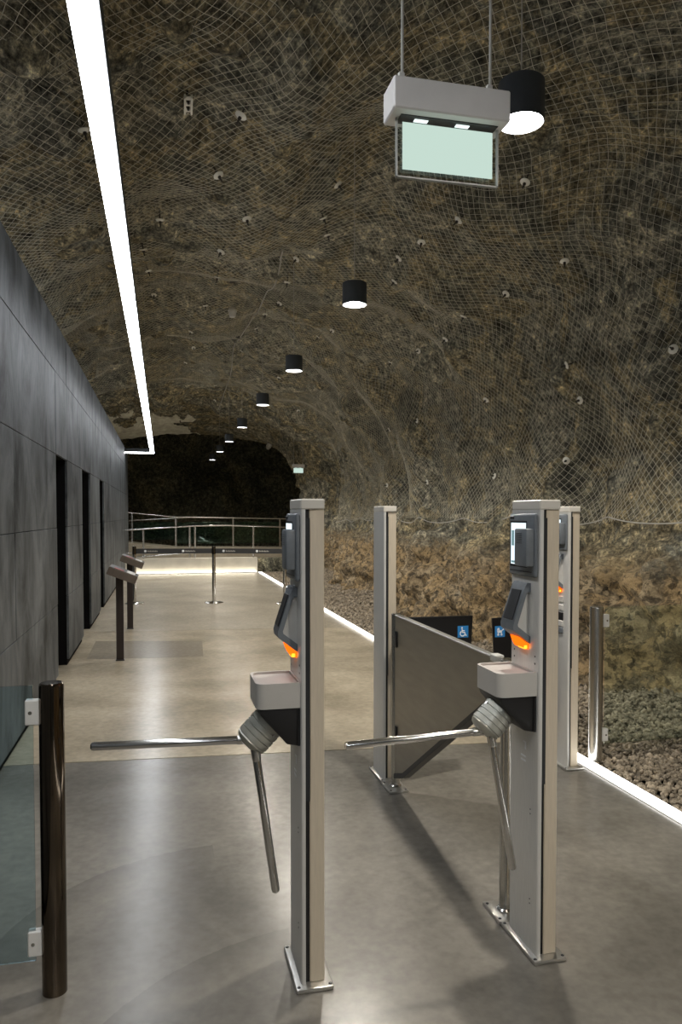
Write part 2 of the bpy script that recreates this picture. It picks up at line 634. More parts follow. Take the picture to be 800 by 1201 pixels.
def vault(s, Y, fine=True, offset=0.0):
    """points of the tunnel surface at arc fraction s (0 right base .. 1 left base) and distance Y"""
    s = np.asarray(s, float)
    Y = np.asarray(Y, float)
    k = np.linspace(0, 1, NS)
    mx, mz = np.interp(s, k, PROF_MAIN[:, 0]), np.interp(s, k, PROF_MAIN[:, 1])
    ax, az = np.interp(s, k, PROF_ARCH[:, 0]), np.interp(s, k, PROF_ARCH[:, 1])
    e = 0.004
    tx = np.interp(s + e, k, PROF_MAIN[:, 0]) - np.interp(s - e, k, PROF_MAIN[:, 0])
    tz = np.interp(s + e, k, PROF_MAIN[:, 1]) - np.interp(s - e, k, PROF_MAIN[:, 1])
    l = np.hypot(tx, tz) + 1e-9
    nx, nz = -tz / l, tx / l          # pointing into the tunnel
    w = sstep(22.5, Y_ARCH, Y)
    X = mx * (1 - w) + ax * w
    Z = mz * (1 - w) + az * w
    P = np.stack([X, Y, Z], -1)
    D = 0.27 * vnoise(P, 0.45, 1) + 0.19 * vnoise(P, 1.0, 2)
    # the ceiling drops in a bulge that ends in a ledge across the vault
    led = sstep(8.7, 8.25, Y + 0.25 * vnoise(P, 0.7, 9)) * sstep(0.40, 0.50, s) * sstep(0.80, 0.70, s)
    D = D + 0.30 * led * sstep(1.0, 7.0, Y)
    if fine:
        r = 0.10 * np.abs(vnoise(P, 2.1, 3)) * 2 + 0.075 * vnoise(P, 4.3, 4) + 0.045 * vnoise(P, 9.0, 5)
        low = sstep(1.25, 0.95, Z) * sstep(0.3, 0.2, s)
        r = r + low * (0.09 * vnoise(P, 5.0, 7) + 0.075 * vnoise(P, 10.0, 8) + 0.08)
        D = D + (r - 0.06) * (1 - 0.6 * w)
    D = D * (1 - 0.55 * w) + offset
    return P + np.stack([nx * D, 0 * D, nz * D], -1)


def grid_faces(nu, nv, flip=False):
    i, j = np.meshgrid(np.arange(nu - 1), np.arange(nv - 1), indexing='ij')
    a = (i * nv + j).ravel()
    f = np.stack([a, a + 1, a + nv + 1, a + nv], -1)
    return f[:, ::-1] if flip else f


ys = np.concatenate([np.linspace(-5.0, 3.0, 60, endpoint=False), np.linspace(3.0, 12.0, 190, endpoint=False),
                     np.linspace(12.0, Y_ARCH, 170)])
S_WALL = 0.235                      # where the right wall becomes the ceiling
s_r = np.linspace(0, S_WALL, 110)
s_c = np.linspace(S_WALL, 1, 230)
VB = []
for nm, ss in (('wall_right', s_r), ('ceiling', s_c)):
    S, YY = np.meshgrid(ss, ys, indexing='ij')
    V = vault(S, YY).reshape(-1, 3)
    F = grid_faces(len(ss), len(ys), True)
    struct(mesh_np(nm, V, F, 'rock'), 'rough brown rock %s of the tunnel' % ('wall beside the gravel bed' if nm == 'wall_right' else 'vault overhead'))
    VB.append(BVHTree.FromPolygons([tuple(v) for v in V], [tuple(int(i) for i in f) for f in F]))


def hit(o, d):
    best = None
    for t in VB:
        h = t.ray_cast(Vector(o), Vector(d))
        if h[0] is not None and (best is None or h[3] < best[3]):
            best = h
    return best


def ceiling_z(x, y, default=4.8):
    h = hit((x, y, 2.0), (0, 0, 1))
    return h[0].z if h else default

# portal rim and the unlit cavern beyond it
rim_s = np.linspace(0, 1, 160)
Y0 = vault(rim_s, np.full_like(rim_s, Y_ARCH))
outer = Y0.copy()
cen = np.array([1.2, Y_ARCH, 1.0])
outer = cen + (Y0 - cen) * 1.45
outer[:, 1] = Y_ARCH + 0.5
struct(mesh_np('wall_portal', np.vstack([Y0, outer]), grid_faces(2, len(rim_s)), 'rock'), 'rock rim of the arched opening at the tunnel end')
ys2 = np.linspace(Y_ARCH + 0.5, 37.0, 40)
S, YY = np.meshgrid(rim_s, ys2, indexing='ij')
base = outer[:, None, :] * np.ones((1, len(ys2), 1))
base[..., 1] = YY
nrm = (cen - base)
nrm[..., 1] = 0
nrm /= np.linalg.norm(nrm, axis=-1, keepdims=True)
dsp = 0.35 * vnoise(base, 0.5, 11) + 0.15 * vnoise(base, 1.4, 12)
base = base + nrm * dsp[..., None]
struct(mesh_np('wall_cavern', base.reshape(-1, 3), grid_faces(len(rim_s), len(ys2), True), 'dark_rock'), 'dark rock sides of the unlit cavern past the arch')
gx, gz = np.meshgrid(np.linspace(-7, 9, 70), np.linspace(-1, 8, 50), indexing='ij')
P = np.stack([gx, np.full_like(gx, 31.5), gz], -1)
P[..., 1] += 0.6 * vnoise(P, 0.5, 13) + 0.25 * vnoise(P, 1.6, 14) + 0.1 * vnoise(P, 4.0, 15)
struct(mesh_np('wall_far', P.reshape(-1, 3), grid_faces(70, 50, False), 'dark_rock'), 'dark rock face at the back of the cavern')
m = MB().box(-3.6, 5.2, -5.3, -5.0, -0.3, 6.0)
struct(m.build('wall_back', 'steel_cladding'), 'dark wall closing the tunnel behind the entrance')

# pale shotcrete patch on the vault over the arch, its colour lightened as if lit
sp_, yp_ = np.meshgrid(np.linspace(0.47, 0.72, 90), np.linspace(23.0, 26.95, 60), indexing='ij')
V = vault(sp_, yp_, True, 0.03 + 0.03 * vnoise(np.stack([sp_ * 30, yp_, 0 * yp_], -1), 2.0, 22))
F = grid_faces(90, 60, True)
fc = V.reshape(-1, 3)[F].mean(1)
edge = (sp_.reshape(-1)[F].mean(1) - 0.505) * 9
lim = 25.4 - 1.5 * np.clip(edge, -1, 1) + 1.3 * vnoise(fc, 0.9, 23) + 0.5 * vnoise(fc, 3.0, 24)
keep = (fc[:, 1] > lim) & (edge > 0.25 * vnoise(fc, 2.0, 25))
struct(mesh_np('trim_1', V.reshape(-1, 3), F[keep], 'lit_shotcrete'), 'pale sprayed concrete patch over the far arch, coloured lighter as if lit')

# ------------------------------------------------------------------ floor, gravel, left wall
fl = struct(MB().box(-3.2, 6.0, -5.2, 37.0, -0.30, -0.06).build('floor', 'joint'), 'polished concrete floor of the tunnel in large slabs')


def slab(pts, material, z0=-0.06, z1=0.0):
    MB().prism(pts, 'z', z0, z1).build('floor_slab', material, fl, smooth=False)


XS = 2.52     # edge of the light strip
WX = -0.94    # face of the clad left wall


def jy(x, a=4.87, k=-0.085):
    return a + k * x


def ky(x, a=10.30, k=-0.12):
    return a + k * x


g = 0.006
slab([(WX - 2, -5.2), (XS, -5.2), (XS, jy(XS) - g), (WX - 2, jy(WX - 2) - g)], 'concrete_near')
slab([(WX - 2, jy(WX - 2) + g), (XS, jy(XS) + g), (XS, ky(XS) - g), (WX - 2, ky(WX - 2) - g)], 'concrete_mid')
slab([(WX - 2, ky(WX - 2) + g), (XS, ky(XS) + g), (XS, 20.3), (WX - 2, 20.3)], 'concrete_far')
slab([(-3.1, 20.3), (5.6, 20.3), (5.6, 36.5), (-3.1, 36.5)], 'concrete_far')
# a darker repaired rectangle let into the middle slab
MB().prism([(-0.80, 8.42), (0.43, 8.30), (0.47, 9.32), (-0.80, 9.62)], 'z', -0.01, 0.0015).build('floor_patch', 'concrete_patch', fl, smooth=False)

# gravel bed
struct(MB().box(XS + 0.09, 4.6, -5.0, 20.3, -0.12, -0.045).build('floor_gravel_bed', 'soil'), 'dark soil bed under the gravel')
rng = np.random.default_rng(5)
t = (1 + 5 ** 0.5) / 2
ico = np.array([(-1, t, 0), (1, t, 0), (-1, -t, 0), (1, -t, 0), (0, -1, t), (0, 1, t), (0, -1, -t), (0, 1, -t),
                (t, 0, -1), (t, 0, 1), (-t, 0, -1), (-t, 0, 1)], float) / math.sqrt(1 + t * t)
icof = np.array([(0, 11, 5), (0, 5, 1), (0, 1, 7), (0, 7, 10), (0, 10, 11), (1, 5, 9), (5, 11, 4), (11, 10, 2), (10, 7, 6),
                 (7, 1, 8), (3, 9, 4), (3, 4, 2), (3, 2, 6), (3, 6, 8), (3, 8, 9), (4, 9, 5), (2, 4, 11), (6, 2, 10), (8, 6, 7), (9, 8, 1)])
pos, rad = [], []
for (y0, y1, dens, r0, r1) in ((2.4, 6.5, 2300, 0.011, 0.024), (6.5, 11.0, 1500, 0.014, 0.028), (11.0, 20.2, 700, 0.02, 0.04)):
    n = int((4.25 - XS - 0.1) * (y1 - y0) * dens)
    x = rng.uniform(XS + 0.1, 4.25, n)
    y = rng.uniform(y0, y1, n)
    r = rng.uniform(r0, r1, n)
    keep = x - r > XS + 0.095
    bank = 0.16 * np.clip((x - 3.3) / 0.8, 0, 1) ** 1.5
    z = -0.04 + rng.uniform(0, 0.035, n) + bank
    pos.append(np.c_[x, y, z][keep])
    rad.append(r[keep])
pos, rad = np.vstack(pos), np.concatenate(rad)
N = len(pos)
A = rng.normal(size=(N, 3, 3))
Q, _ = np.linalg.qr(A)
sc = rad[:, None] * rng.uniform([0.8, 0.7, 0.5], [1.3, 1.1, 0.8], (N, 3))
Vg = ico[None] * (1 + rng.uniform(-0.18, 0.18, (N, 12, 1)))
Vg = np.einsum('nij,nkj->nki', Q, Vg * sc[:, None, :]) + pos[:, None, :]
Fg = (icof[None] + (np.arange(N) * 12)[:, None, None]).reshape(-1, 3)
gr = mesh_np('gravel', Vg.reshape(-1, 3), Fg, 'gravel', smooth=False)
tag(gr, 'loose brown grey gravel between the light strip and the rock wall', 'gravel', kind='stuff')
# bank of soil carrying the gravel at the foot of the rock
xs_b = np.linspace(XS + 0.09, 4.6, 14)
Vb = np.array([(x, y, -0.045 + 0.16 * np.clip((x - 3.3) / 0.8, 0, 1) ** 1.5) for x in xs_b for y in (-5.0, 20.3)])
struct(mesh_np('floor_gravel_bank', Vb, grid_faces(14, 2, True), 'soil'), 'low soil bank at the foot of the rock wall')

# left wall: dark core with openings, clad in single panels
OPEN = [(7.33, 8.16), (9.65, 10.68), (12.29, 13.15)]
Z_OPEN = 2.11
TOP = 3.34
WEND = 22.4
wl = MB()
edges = [-5.0] + [v for o_ in OPEN for v in o_] + [WEND]
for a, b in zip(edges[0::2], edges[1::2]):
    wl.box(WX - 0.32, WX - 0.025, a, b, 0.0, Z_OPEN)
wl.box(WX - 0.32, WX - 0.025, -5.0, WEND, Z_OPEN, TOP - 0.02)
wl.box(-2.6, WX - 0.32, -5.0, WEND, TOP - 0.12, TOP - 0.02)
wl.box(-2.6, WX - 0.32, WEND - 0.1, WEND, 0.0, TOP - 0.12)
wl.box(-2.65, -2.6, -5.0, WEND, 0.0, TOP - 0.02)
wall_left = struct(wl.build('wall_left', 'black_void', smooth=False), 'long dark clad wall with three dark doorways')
cols = [-5.0, -3.2, -1.4, 0.4, 2.2, 3.75, 5.30, 7.33, 8.16, 9.65, 10.68, 12.29, 13.15, 14.9, 16.7, 18.6, 20.5, WEND]
rows = [0.06, 0.72, 1.43, Z_OPEN, 2.87, TOP]
prnd = random.Random(4)
for a, b in zip(cols, cols[1:]):
    is_open = any(abs(a - o_[0]) < 1e-6 for o_ in OPEN)
    for k, (z0, z1) in enumerate(zip(rows, rows[1:])):
        if is_open and z1 <= Z_OPEN + 1e-6:
            continue
        d = prnd.uniform(0, 0.004)
        o = MB().box(WX - 0.025, WX - d, a + 0.0025, b - 0.0025, z0 + 0.0025, z1 - 0.0025, 0.002, 1).build(
            'wall_panel', 'steel_cladding', wall_left)
MB().box(WX - 0.32, WX - 0.002, WEND, WEND + 0.012, 0.06, TOP).build('end_panel', 'steel_cladding', wall_left)

# low lit wall closing the walkway
lw = struct(MB().box(-0.95, 2.52, 20.32, 20.62, 0.0, 0.40, 0.01).build('wall_low', 'plaster'), 'low pale wall across the end of the walkway')
struct(MB().box(2.52, 4.1, 20.4, 20.62, 0.0, 0.38, 0.01).build('wall_low_dark', 'dark_rock'), 'low dark stretch of wall behind the gravel')
t_ = thing('wall_wash_light', 'thin warm light strip along the foot of the low pale wall', 'light strip', (0.8, 20.26, 0.0))
MB().box(-1.68, 1.70, -0.03, 0.04, 0.0, 0.022).build('housing', 'aluminium', t_)
MB().box(-1.66, 1.68, -0.02, 0.036, 0.022, 0.034).build('diffuser', 'low_wall_strip', t_)

# luminous strip along the floor edge
t_ = thing('floor_light_strip', 'white luminous strip along the floor edge beside the gravel', 'light strip', (XS, 0, 0))
MB().box(0.0, 0.09, -5.0, 20.2, -0.06, 0.004).build('channel', 'aluminium', t_)
MB().box(0.008, 0.084, -5.0, 20.2, 0.004, 0.016, 0.003, 1).build('diffuser', 'floor_strip', t_)

# ------------------------------------------------------------------ rock netting
cw, chh = 0.092, 0.092 / LEN_MAIN
s0, s1 = 0.118, 0.86
yA, yB = 0.3, 19.0
ni = int((yB - yA) / (cw / 2))
nj = int((s1 - s0) / (chh / 2))
I, J = np.meshgrid(np.arange(ni), np.arange(nj), indexing='ij')
SS = s0 + J * chh / 2
YY = yA + I * cw / 2
jit = np.stack([SS * 20, YY, 0 * YY], -1)
YY = YY + 0.05 * vnoise(jit, 0.8, 31) + 0.012 * vnoise(jit, 6.0, 33)
SS = SS + (0.05 * vnoise(jit, 0.7, 32) + 0.012 * vnoise(jit, 6.0, 34)) / LEN_MAIN * sstep(0, 0.03, SS - s0)
NP = vault(SS, YY, False, 0.10 + 0.03 * vnoise(jit, 1.7, 35))
ev = []
for di, dj in ((1, 1), (1, -1)):
    i0 = I[:-1, :] if dj == 0 else (I[:-1, :-1] if dj == 1 else I[:-1, 1:])
    j0 = J[:-1, :-1] if dj == 1 else J[:-1, 1:]
    ok = ((i0 + j0) % 2 == 0)
    a = np.stack([i0[ok], j0[ok]], -1)
    b = a + np.array([di, dj])
    ev.append(np.concatenate([a, b], -1))
    # odd start cells connect the other diagonal nodes
ev = np.vstack(ev)
Pa, Pb = NP[ev[:, 0], ev[:, 1]], NP[ev[:, 2], ev[:, 3]]


def prisms(Pa, Pb, r):
    d = Pb - Pa
    d /= np.linalg.norm(d, axis=1, keepdims=True)
    u = np.cross(d, np.array([0.3, 0.2, 0.93]))
    u /= np.linalg.norm(u, axis=1, keepdims=True)
    w = np.cross(d, u)
    n = len(Pa)
    V = np.zeros((n, 6, 3))
    for k in range(3):
        a = 2 * math.pi * k / 3
        off = (u * math.cos(a) + w * math.sin(a)) * r
        V[:, k] = Pa + off
        V[:, 3 + k] = Pb + off
    F = np.array([(0, 1, 4, 3), (1, 2, 5, 4), (2, 0, 3, 5)])
    F = (F[None] + (np.arange(n) * 6)[:, None, None]).reshape(-1, 4)
    return V.reshape(-1, 3), F


V, F = prisms(Pa, Pb, 0.0021)
net = thing('rock_netting', 'grey diamond wire netting stretched over the rock vault and wall', 'netting', (0, 0, 0))
tag(mesh_np('wire_mesh', V, F, 'wire', net), kind='stuff')
# lower border cable of the netting
yy = np.arange(yA, yB, 0.12)
sag = 0.010 * np.abs(np.sin(yy * 1.9)) + 0.004 * np.sin(yy * 0.7)
pts = vault(np.full_like(yy, s0) - sag * 0.6 + 0.002, yy, False, 0.115)
MB().tube(pts, 0.007, 6).build('border_cable', 'cable_grey', net)
# rock bolts, cable, detector and bracket fixed to the rock (arc fraction, distance along the tunnel)
BOLTS = [(0.5966, 5.32), (0.5179, 5.18), (0.525, 6.01), (0.5579, 7.19), (0.5708, 7.89), (0.5007, 6.85), (0.5122, 7.89), (0.4421, 7.33), (0.432, 7.82),
         (0.4435, 8.86), (0.4435, 6.64), (0.3491, 5.61), (0.3634, 6.45), (0.3705, 7.24), (0.3748, 7.82), (0.5036, 9.88), (0.5637, 9.78), (0.5565, 11.88),
         (0.505, 12.15), (0.4421, 9.59), (0.4349, 11.11), (0.4421, 11.96), (0.4464, 15.08), (0.5179, 13.33), (0.5079, 15.57), (0.5165, 16.7), (0.5351, 15.62),
         (0.4635, 18.62), (0.4535, 21.1), (0.4392, 13.77), (0.3734, 12.9), (0.3705, 11.65), (0.3205, 18.33), (0.3805, 16.37), (0.3648, 8.32), (0.2947, 6.2),
         (0.2976, 7.31), (0.3033, 8.06), (0.2947, 8.91), (0.2947, 10.47), (0.3004, 11.62), (0.2332, 6.91), (0.206, 6.93), (0.2289, 8.93), (0.2332, 11.46),
         (0.2346, 12.86), (0.1645, 7.42), (0.1588, 9.2), (0.1602, 11.42), (0.1631, 13.7), (0.2203, 5.42)]
BOLT_LABELS = [
    'pale bolt plate above and left of the third lamp, eleventh nearest',
    'pale bolt plate above and left of the second lamp, eighth nearest',
    'pale bolt plate above and left of the second lamp, seventh nearest',
    'pale bolt plate above and left of the third lamp, tenth nearest',
    'pale bolt plate above and left of the third lamp, ninth nearest',
    'pale bolt plate above and left of the second lamp, sixth nearest',
    'pale bolt plate above and left of the third lamp, seventh nearest',
    'pale bolt plate above and left of the second lamp, fourth nearest',
    'pale bolt plate above and left of the second lamp, third nearest',
    'pale bolt plate above and left of the second lamp, second nearest',
    'pale bolt plate above and left of the second lamp, fifth nearest',
    'pale bolt plate below and right of the first lamp, nearest',
    'pale bolt plate below and left of the first lamp',
    'pale bolt plate above and right of the second lamp, third nearest',
    'pale bolt plate above and right of the second lamp, second nearest',
    'pale bolt plate above and left of the third lamp, sixth nearest',
    'pale bolt plate above and left of the third lamp, eighth nearest',
    'pale bolt plate above and left of the fourth lamp, fifth nearest',
    'pale bolt plate above and left of the third lamp, fifth nearest',
    'pale bolt plate above and left of the second lamp, nearest',
    'pale bolt plate above and left of the third lamp, fourth nearest',
    'pale bolt plate above and left of the third lamp, third nearest',
    'pale bolt plate above and left of the third lamp, nearest',
    'pale bolt plate above and left of the fourth lamp, third nearest',
    'pale bolt plate above and left of the fourth lamp, second nearest',
    'pale bolt plate above and left of the fifth lamp, second nearest',
    'pale bolt plate above and left of the fourth lamp, fourth nearest',
    'pale bolt plate above and left of the fourth lamp, nearest',
    'pale bolt plate above and left of the fifth lamp, nearest',
    'pale bolt plate above and left of the third lamp, second nearest',
    'pale bolt plate above and right of the third lamp',
    'pale bolt plate below and left of the second lamp',
    'pale bolt plate below and right of the fourth lamp, nearest',
    'pale bolt plate below and left of the third lamp',
    'pale bolt plate above and right of the second lamp, nearest',
    'pale bolt plate below and right of the first lamp, second nearest',
    'pale bolt plate above and right of the second lamp, fourth nearest',
    'pale bolt plate below and right of the second lamp, fourth nearest',
    'pale bolt plate below and right of the second lamp, third nearest',
    'pale bolt plate below and right of the second lamp, second nearest',
    'pale bolt plate below and right of the second lamp, nearest',
    'pale bolt plate below and right of the second lamp, seventh nearest',
    'pale bolt plate below and right of the second lamp, ninth nearest',
    'pale bolt plate below and right of the second lamp, sixth nearest',
    'pale bolt plate below and right of the second lamp, fifth nearest',
    'pale bolt plate below and right of the third lamp, nearest',
    'pale bolt plate below and right of the second lamp, tenth nearest',
    'pale bolt plate below and right of the second lamp, eighth nearest',
    'pale bolt plate below and right of the third lamp, second nearest',
    'pale bolt plate below and right of the fourth lamp, second nearest',
    'pale bolt plate below and right of the first lamp, third nearest',
]


def rock_frame(s_, y_, off):
    """matrix on the netting surface: z axis points into the tunnel"""
    p = Vector(vault(s_, y_, False, off))
    ds = Vector(vault(s_ + 0.01, y_, False, off)) - Vector(vault(s_ - 0.01, y_, False, off))
    dy = Vector(vault(s_, y_ + 0.15, False, off)) - Vector(vault(s_, y_ - 0.15, False, off))
    n = dy.cross(ds).normalized()
    inward = Vector((0.9, y_, 1.8)) - p
    if n.dot(inward) < 0:
        n = -n
    x = dy.normalized()
    y = n.cross(x).normalized()
    x = y.cross(n)
    M = Matrix((x, y, n)).transposed().to_4x4()
    M.translation = p
    return M


bolt0 = None
for k, (s_, y_) in enumerate(BOLTS):
    lab = BOLT_LABELS[k]
    if bolt0 is None:
        bolt0 = thing('rock_bolt', lab, 'bolt', (0, 0, 0), 0, 'bolt plates on the netted rock')
        MB().lathe([(0, -0.004), (0.041, -0.004), (0.042, 0.0), (0.035, 0.006), (0.014, 0.012), (0, 0.012)], (0, 0, 0), (0, 0, 1), 20, False).build('plate', 'bolt_plate', bolt0)
        MB().lathe([(0.013, 0.010), (0.013, 0.026), (0.011, 0.029), (0, 0.029)], (0, 0, 0), (0, 0, 1), 6, False).build('nut', 'bolt_dark', bolt0)
        MB().rod((0, 0, -0.10), (0, 0, 0.062), 0.0065, 8).build('shank', 'bolt_dark', bolt0)
        b_ = bolt0
    else:
        b_ = copy_tree(bolt0)
        b_['label'] = lab
    M = rock_frame(s_, y_, 0.135)
    b_.matrix_world = M @ Matrix.Rotation(0.3 * math.sin(k * 2.3), 4, 'X') @ Matrix.Rotation(0.3 * math.cos(k * 1.7), 4, 'Y')

cab = [(0.4635, 7.9), (0.4607, 8.4), (0.4521, 9.45), (0.4506, 11.23), (0.4492, 13.07), (0.4535, 13.87), (0.4564, 15.27), (0.4492, 16.78), (0.4421, 20.34), (0.4421, 21.52)]
cs, _ = resample(cab, 90)
cp = [Vector(vault(a, b, False, 0.13)) for a, b in cs]
tag(MB().tube(cp, 0.009, 6).build('ceiling_cable', 'cable_grey'), 'thin grey cable snaking along the rock vault', 'cable')

M = rock_frame(0.475, 12.4, 0.10)
det = thing('smoke_detector', 'white cup shaped detector on the rock vault beside the thin cable', 'detector', M.translation)
det.matrix_world = Matrix.Translation(M.translation)
MB().lathe([(0, -0.09), (0.045, -0.09), (0.05, -0.082), (0.062, -0.02), (0.062, 0.0), (0, 0.0)], (0, 0, 0), (0, 0, 1), 24, False).build('cup', 'white_plastic', det)
MB().lathe([(0, 0.0), (0.072, 0.0), (0.072, 0.015), (0, 0.12)], (0, 0, 0), (0, 0, 1), 24, False).build('base', 'white_plastic', det)

brk = thing('mounting_bracket', 'small pale slotted metal bracket under the rock beside the linear light', 'bracket', (0, 0, 0))
brk.matrix_world = rock_frame(0.5436, 5.21, 0.11)
for y_ in (-0.022, 0.022):
    MB().box(-0.085, 0.085, y_ - 0.006, y_ + 0.006, 0.0, 0.03).build('rail', 'bolt_plate', brk)
for x_ in (-0.06, 0.0, 0.06):
    MB().box(x_ - 0.016, x_ + 0.016, -0.018, 0.018, 0.006, 0.014).build('web', 'bolt_plate', brk)
for x_ in (-0.032, 0.032):
    MB().rod((x_, 0, -0.08), (x_, 0, 0.03), 0.009, 10).build('bolt', 'bolt_dark', brk)

M = rock_frame(0.3247, 25.8, 0.06)
dc = thing('security_camera', 'small white dome camera on the rock beside the dark arch', 'camera', M.translation)
dc.matrix_world = M
MB().lathe([(0, -0.06), (0.09, -0.06), (0.09, 0.05), (0.08, 0.06), (0, 0.06)], (0, 0, 0), (0, 0, 1), 24, False).build('base', 'white_plastic', dc)
MB().lathe([(0.075, 0.06), (0.07, 0.10), (0.045, 0.13), (0, 0.14)], (0, 0, 0), (0, 0, 1), 24, False).build('dome', 'pale_metal', dc)

# ------------------------------------------------------------------ turnstile parts
ALU = 'aluminium'


def column_parts(t, with_side_detail=True):
    """tall slim column: base plate, side panel with rounded lip, groove seal, body, frosted cap"""
    bp_ = MB().box(-0.0625, 0.0625, -0.132, 0.132, 0.0, 0.016, 0.006).build('base_plate', 'silver_plate', t)
    for x in (-0.052, 0.052):
        for y in (-0.118, 0.118):
            MB().lathe([(0, 0.0185), (0.004, 0.0185), (0.0062, 0.0165), (0.0062, 0.014)], (x, y, 0), (0, 0, 1), 12, False).build('screw', 'dark_plastic', bp_)
    # side panel facing the lane, rounded vertical lips front and back
    MB().prism([(-0.042, -0.101), (-0.042, 0.099), (-0.037, 0.104), (-0.027, 0.104), (-0.027, -0.107), (-0.037, -0.107), (-0.040, -0.105)], 'z', 0.016, 1.568).build('side_panel', 'aluminium', t)
    MB().box(-0.027, -0.012, -0.094, 0.096, 0.016, 1.568).build('groove', 'black_plastic', t)
    MB().box(-0.0268, -0.0122, -0.1045, -0.094, 0.62, 1.54).build('seal', 'dark_plastic', t)
    MB().box(-0.012, 0.037, -0.099, 0.100, 0.016, 1.568, 0.003, 1).build('body', 'aluminium_beige', t)
    MB().box(-0.042, 0.037, -0.107, 0.104, 1.568, 1.602, 0.004, 1).build('top_cap', 'frosted_cap', t)


def reader_parts(t, glow='orange_light'):
    h = MB().box(-0.058, -0.042, -0.102, 0.094, 1.335, 1.556, 0.010, 3).build('reader_housing', 'grey_plastic', t)
    MB().box(-0.0595, -0.0575, -0.045, 0.081, 1.366, 1.529).build('screen_bezel', 'black_plastic', h)
    sc_ = MB().box(-0.0602, -0.0594, -0.040, 0.072, 1.374, 1.522).build('screen', 'screen_white', h)
    MB().box(-0.0608, -0.0601, -0.035, 0.068, 1.378, 1.386).build('screen_bar', 'screen_dim', h)
    MB().lathe([(0, 0), (0.013, 0), (0.013, 0.0008), (0, 0.0008)], (-0.0602, 0.024, 1.468), (-1, 0, 0), 16, False).build('screen_symbol', 'screen_red', h)
    MB().box(-0.0610, -0.0601, 0.014, 0.042, 1.402, 1.418).build('screen_symbol', 'screen_red', h)
    MB().box(-0.0610, -0.0601, 0.048, 0.066, 1.44, 1.495).build('screen_symbol', 'screen_dim', h)
    MB().box(-0.0600, -0.0575, 0.052, 0.082, 1.535, 1.546, 0.001, 1).build('badge', 'dark_plastic', h)
    MB().box(-0.0595, -0.0575, -0.080, 0.082, 1.3505, 1.3535).build('rib', 'dark_plastic', h)
    s = MB().box(-0.088, -0.057, -0.098, -0.006, 1.372, 1.503, 0.007, 2).build('scanner_box', 'grey_plastic', t)
    for k in range(6):
        MB().box(-0.0886, -0.0872, -0.066, -0.026, 1.452 + k * 0.0065, 1.4545 + k * 0.0065).build('grille_slot', 'dark_plastic', s)
    # hooded code scanner: slanted hood on a light wedge, orange light beneath
    prof = [(-0.042, 1.312), (-0.0557, 1.312), (-0.0633, 1.300), (-0.1074, 1.165), (-0.1058, 1.147), (-0.045, 1.100), (-0.042, 1.100)]
    inner = [(-0.042, 1.285), (-0.0572, 1.283), (-0.0922, 1.168), (-0.0891, 1.158), (-0.045, 1.122), (-0.042, 1.122)]
    MB().prism([(x, z) for x, z in inner], 'y', -0.034, 0.050, 0.0).build('wedge', 'pale_metal', t)
    hood = MB()
    n = len(prof)
    # frame: ring between outer and inner profile, capped front and back, plus the closed slanted cover
    hood.prism([(-0.042, 1.312), (-0.0557, 1.312), (-0.0633, 1.300), (-0.1074, 1.165), (-0.1058, 1.147), (-0.045, 1.100), (-0.042, 1.100),
                (-0.042, 1.124), (-0.0891, 1.160), (-0.0906, 1.168), (-0.0557, 1.279), (-0.042, 1.281)], 'y', -0.046, 0.056, 0.0)
    hood.build('scanner_hood', 'grey_plastic', t)
    MB().box(-0.002, 0.002, -0.030, 0.040, -0.055, 0.055, 0.0015, 1,
             M=Matrix.Translation((-0.0868, 0.0, 1.235)) @ Matrix.Rotation(math.radians(18.1), 4, 'Y')).build('scanner_window', 'dark_plastic', t)
    lt = MB().prism([(-0.042, 1.0985), (-0.0496, 1.1005), (-0.077, 1.1215), (-0.0709, 1.103), (-0.0648, 1.090), (-0.0587, 1.081), (-0.042, 1.077)], 'y', -0.034, 0.040, 0.0).build('signal_light', glow, t)
    MB().box(-0.0605, -0.048, -0.036, 0.012, 1.079, 1.092, 0.002, 1).build('signal_lens', 'orange_core', lt)


